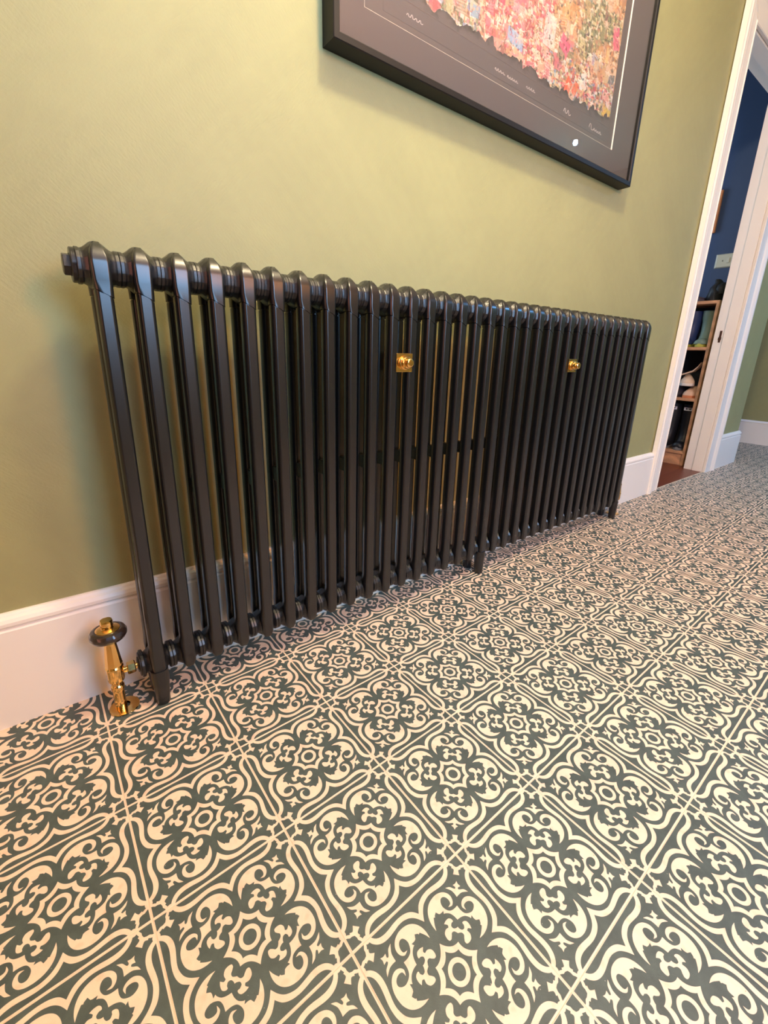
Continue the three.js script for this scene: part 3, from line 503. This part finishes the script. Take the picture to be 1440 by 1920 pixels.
const rubberBlack = flat('black_rubber', '#1c1e24', 0.45), rubberNavy = flat('navy_rubber', '#2a3a66', 0.5), rubberGreen = flat('grey_green_rubber', '#6d8479', 0.5), lime = flat('olive_lime_sole', '#a8ab46', 0.6), greySole = flat('grey_sole', '#74787c', 0.6);
const SH1 = 0.106, SH2 = 0.498, SH3 = 0.856, TOP = 1.162;
boot('grey green rubber boot with lime sole on the upper shelf of the bookcase', [BX + 0.145, SH3, -0.236], 0.05, [rubberGreen, lime], 0.25);
boot('navy rubber boot with lime sole on the upper shelf, left of the grey green boot', [BX + 0.15, SH3, -0.336], -0.04, [rubberNavy, lime], 0.25);
boot('tall black boot with white patch on the bottom shelf, next to the right side panel', [BX + 0.145, SH1, -0.23], 0.03, [rubberBlack, greySole], 0.34, true);
boot('tall black boot with white patch on the bottom shelf, farther from the side panel', [BX + 0.145, SH1, -0.335], -0.03, [rubberBlack, greySole], 0.34, true);
// low shoes
function shoe(name, label, category, pos, turn, upper, sole, L = 0.24, H = 0.075) {
  const t = thing(name, label, category, pos, turn);
  const st = [[-0.5, 0.2, 0.1], [-0.46, 0.5, 0.26], [-0.36, 0.62, 0.36], [-0.2, 0.78, 0.4], [-0.05, 0.98, 0.34], [0.12, 0.92, 0.31], [0.3, 1.0, 0.32], [0.44, 1.02, 0.28], [0.5, 0.7, 0.15]];
  mesh('upper', loft(st.map(([x, hh, b]) => Array.from({ length: 18 }, (_, i) => { const a = i / 18 * Math.PI * 2, s = Math.sin(a); return [x * L, 0.016 + H * hh * (s > 0 ? s : 0.04 * s), 0.11 * b * Math.cos(a) * 1.1]; })).reverse(), 0.9), upper, t);
  mesh('sole', loft([0, 0.003, 0.016, 0.019].map((y, k) => st.map(([x, , b]) => [x * L * (k % 3 ? 1.02 : 1), y, 0.121 * b]).concat(st.slice().reverse().map(([x, , b]) => [x * L * (k % 3 ? 1.02 : 1), y, -0.121 * b]))).map((r) => r.slice()), 0.5), sole, t);
  return t;
}
shoe('low_shoe', 'tan brown shoe toe in front of the navy boot on the upper shelf', 'shoe', [BX + 0.12, SH3, -0.445], 0.1, flat('tan_leather', '#a8623c'), lime, 0.24, 0.09);
shoe('low_shoe', 'cream and orange shoe lying on the middle shelf beside the right side panel', 'shoe', [BX + 0.135, SH2, -0.232], 0.0, flat('cream_suede', '#d9b49a'), flat('orange_sole', '#c47a52'), 0.23, 0.07);
shoe('low_shoe', 'dark shoe on the middle shelf, left of the cream and orange shoe', 'shoe', [BX + 0.14, SH2, -0.33], -0.05, flat('charcoal_leather', '#3a3640'), flat('dark_sole', '#25252a'), 0.24, 0.075);
{ // pale shoe resting on top of the two, and a slim sandal tilted above it
  const a = shoe('slip_on_shoe', 'pale beige slip-on shoe lying across the shoes on the middle shelf', 'shoe', [BX + 0.12, SH2 + 0.088, -0.285], 0.35, flat('beige_canvas', '#e2c8b0'), flat('pale_sole', '#ece2da'), 0.22, 0.06);
  a.rotation.order = 'YXZ'; a.rotation.z = 0.03;
  const t = thing('sandal', 'slim pale sandal tilted up above the beige shoe on the middle shelf', 'sandal', [BX + 0.09, SH2 + 0.168, -0.275], 0);
  const path = [[-0.085, -0.022], [-0.05, -0.008], [-0.01, 0.006], [0.03, 0.024], [0.055, 0.052], [0.068, 0.082]];
  mesh('sole', loft(path.map(([z, y], k) => [[-0.03, y - 0.004], [0.03, y - 0.004], [0.03, y + 0.005], [-0.03, y + 0.005]].map(([x, yy]) => [x * (k === 0 || k === 5 ? 0.6 : 1), yy, z])), 0.7), flat('pale_leather', '#dcc0a8'), t);
  mesh('strap', new THREE.TorusGeometry(0.027, 0.005, 10, 24, Math.PI).scale(1, 1.1, 1).translate(0, 0.0, -0.05), flat('dark_strap', '#2c2830'), t);
}
{ // on top of the bookcase
  const bag = thing('black_bag', 'soft black bag slumped on top of the bookcase against the navy wall', 'bag', [BX + 0.15, TOP, -0.235]);
  mesh('body', loft([[0, 0.075, 0.045], [0.02, 0.09, 0.056], [0.06, 0.08, 0.05], [0.095, 0.06, 0.034], [0.125, 0.052, 0.026], [0.15, 0.03, 0.016]].map(([y, a, b], k) => oval(0.01 * Math.sin(k * 2), y, 0.006 * Math.cos(k * 3), a * (1 + 0.06 * Math.sin(k * 5)), b, 28)), 0.9), flat('black_nylon', '#14151a', 0.5), bag);
mesh('flap', loft([[0, 0.05, 0.035], [0.03, 0.056, 0.04], [0.06, 0.044, 0.03], [0.075, 0.02, 0.014]].map(([y, a, b], k) => oval(-0.02 + 0.006 * Math.sin(k * 3), 0.05 + y, 0.03 + 0.1 * y, a, b, 24)), 0.9), flat('black_webbing', '#101116', 0.6), bag);
  const cl = thing('folded_cloth', 'dusky grey folded cloth lying on top of the bookcase', 'cloth', [BX + 0.1, TOP, -0.36]);
  for (let k = 0; k < 3; k++) mesh('fold', rbox(-0.085 + 0.006 * k, 0.085 - 0.004 * k, k * 0.012, k * 0.012 + 0.0118, -0.1 + 0.007 * k, 0.075 - 0.005 * k, 0.005, 3), flat('grey_cotton', '#5c5563', 0.9), cl);
}
{ // double switch plate and picture on the navy wall
  const s = thing('switch_plate', 'white double switch plate on the navy wall beyond the doorway', 'switch', [NAVYX, 1.41, -0.26], 0);
  const rect = (x, a, b) => [[x, b[0], a[0]], [x, b[0], a[1]], [x, b[1], a[1]], [x, b[1], a[0]]];
  mesh('plate', loft([rect(0, [-0.078, 0.078], [0, 0.092]), rect(-0.002, [-0.078, 0.078], [0, 0.092]), rect(-0.011, [-0.066, 0.07], [0.006, 0.086])].map((r) => r.slice().reverse()), 0.3), flat('ivory_plastic', '#d8d6c8', 0.35), s);
  mesh('screw', new THREE.CylinderGeometry(0.0035, 0.0035, 0.0015, 12).rotateZ(Math.PI / 2).translate(-0.0115, 0.046, -0.03), flat('steel_screw', '#5a5048', 0.4), s);
  mesh('rocker', rbox(-0.0155, -0.011, 0.03, 0.062, -0.005, 0.012, 0.001), flat('ivory_rocker', '#e0ded2', 0.35), s);
  const p = thing('small_frame', 'narrow orange wooden edge of a frame on the navy wall, mostly hidden by the doorway', 'picture', [NAVYX, 1.65, -0.55]);
  for (const [a, b, c, d] of [[0.15, 0.17, 0, 0.27], [-0.17, -0.15, 0, 0.27], [-0.15, 0.15, 0, 0.02], [-0.15, 0.15, 0.25, 0.27]]) mesh('frame_bar', rbox(-0.022, -0.001, c, d, a, b, 0.002), flat('orange_pine', '#e0905c', 0.5), p);
  mesh('picture_panel', box(-0.012, -0.001, 0.02, 0.25, -0.15, 0.15), flat('dull_print', '#6a6258', 0.7), p);
}

// ---------------------------------------------------------------- lamps of the hallway (above and behind the camera)
{
  const glow = (name, c, k) => new THREE.MeshStandardMaterial({ name, color: '#ffffff', emissive: c, emissiveIntensity: k, roughness: 0.6 });
  const p = thing('pendant_lamp', 'white glass globe pendant lamp high above the radiator', 'lamp', [PENDANT[0], PENDANT[1], PENDANT[2]]);
  mesh('bulb', new THREE.SphereGeometry(0.1, 32, 20), glow('pendant_bulb_glow', lin(1, 0.75, 0.6), 1.2), p).castShadow = false;
  mesh('cord', new THREE.CylinderGeometry(0.004, 0.004, HALL.h - PENDANT[1] - 0.1, 10).translate(0, (HALL.h - PENDANT[1] + 0.1) / 2, 0), M.brass, p);
  const s = thing('pendant_lamp', 'amber globe pendant lamp hanging low in front of the hall window', 'lamp', SCONCE);
  mesh('bulb', new THREE.SphereGeometry(0.2, 32, 20), glow('amber_bulb_glow', lin(1, 0.45, 0.15), 1.2), s).castShadow = false;
  mesh('cord', new THREE.CylinderGeometry(0.004, 0.004, HALL.h - SCONCE[1] - 0.2, 10).translate(0, (HALL.h - SCONCE[1] + 0.2) / 2, 0), M.brass, s);
  const d = thing('ceiling_downlight', 'small cool white recessed downlight at the far end of the hallway', 'lamp', DOWNLIGHT);
  mesh('trim_ring', lathe([[0.02, 0.0], [0.042, 0.0], [0.044, 0.003], [0.044, 0.007], [0.02, 0.007]], 32), M.white, d);
  mesh('lens', new THREE.CylinderGeometry(0.02, 0.02, 0.004, 28).translate(0, 0.004, 0), glow('downlight_bulb_glow', lin(0.85, 0.9, 1), 40), d).castShadow = false;
}

{ // stand of coats added behind the camera to shade the near wall from the window
  const t = thing('blocker_coat_stand', 'added unseen stand hung with two dark coats, blocking window light from the near end of the radiator wall', 'coat stand', [0.08, 0, 1.56]);
  mesh('pole', toCreasedNormals(lathe([[0.0001, 0], [0.03, 0.02], [0.022, 0.1], [0.02, 0.9], [0.018, 1.5], [0.026, 1.54], [0.0001, 1.58]], 24), 0.5), M.ebony, t);
  for (let k = 0; k < 4; k++) { const a = k * Math.PI / 2 + 0.4, c = Math.cos(a), n = Math.sin(a); mesh('foot', new THREE.TubeGeometry(new THREE.QuadraticBezierCurve3(new THREE.Vector3(0, 0.16, 0), new THREE.Vector3(0.14 * c, 0.2, 0.14 * n), new THREE.Vector3(0.19 * c, 0.014, 0.19 * n)), 16, 0.014, 10), M.ebony, t); mesh('hook', new THREE.TubeGeometry(new THREE.QuadraticBezierCurve3(new THREE.Vector3(0, 1.42, 0), new THREE.Vector3(0.08 * c, 1.38, 0.08 * n), new THREE.Vector3(0.09 * c, 1.5, 0.09 * n)), 14, 0.009, 8), M.ebony, t); }
  const wool = new THREE.MeshStandardMaterial({ name: 'dark_wool', color: '#2b2622', roughness: 0.95 });
  for (const [sx, turn] of [[0.2, 0.06], [-0.2, -0.05]]) {  // added garments, sized to keep window light off the lower near wall
    const blocker_coat = thing('blocker_coat', sx > 0 ? 'added unseen dark wool garment blocking window light, the one towards the boot room' : 'added unseen dark wool garment blocking window light, the one towards the front door', 'blocker_coat', [0.08 + sx, 0, 1.36], turn);
    mesh('body', loft([[0.42, 0.175, 0.1], [0.7, 0.165, 0.095], [1.0, 0.15, 0.09], [1.25, 0.16, 0.09], [1.38, 0.14, 0.075], [1.44, 0.08, 0.05], [1.49, 0.05, 0.035]].map(([y, a, b], i) => Array.from({ length: 40 }, (_, k) => { const q = -k / 40 * Math.PI * 2, f = 1 + 0.07 * Math.sin(q * 7 + i * 0.4) * (1 - i / 7); return [a * f * Math.cos(q), y, b * f * Math.sin(q)]; })), 0.9), wool, blocker_coat);
    for (const e of [1, -1]) mesh('sleeve', loft([[1.34, 0.12, 0.05], [1.2, 0.135, 0.05], [0.95, 0.14, 0.046], [0.74, 0.14, 0.042]].map(([y, x, r]) => oval(e * x, y, 0.02, r, r * 0.8, 18)).map((r) => r.slice().reverse()), 0.9), wool, blocker_coat);
  }
}
scene.traverse((o) => { if (o.isMesh && o.castShadow !== false) o.castShadow = o.receiveShadow = true; });
renderer.render(scene, camera);
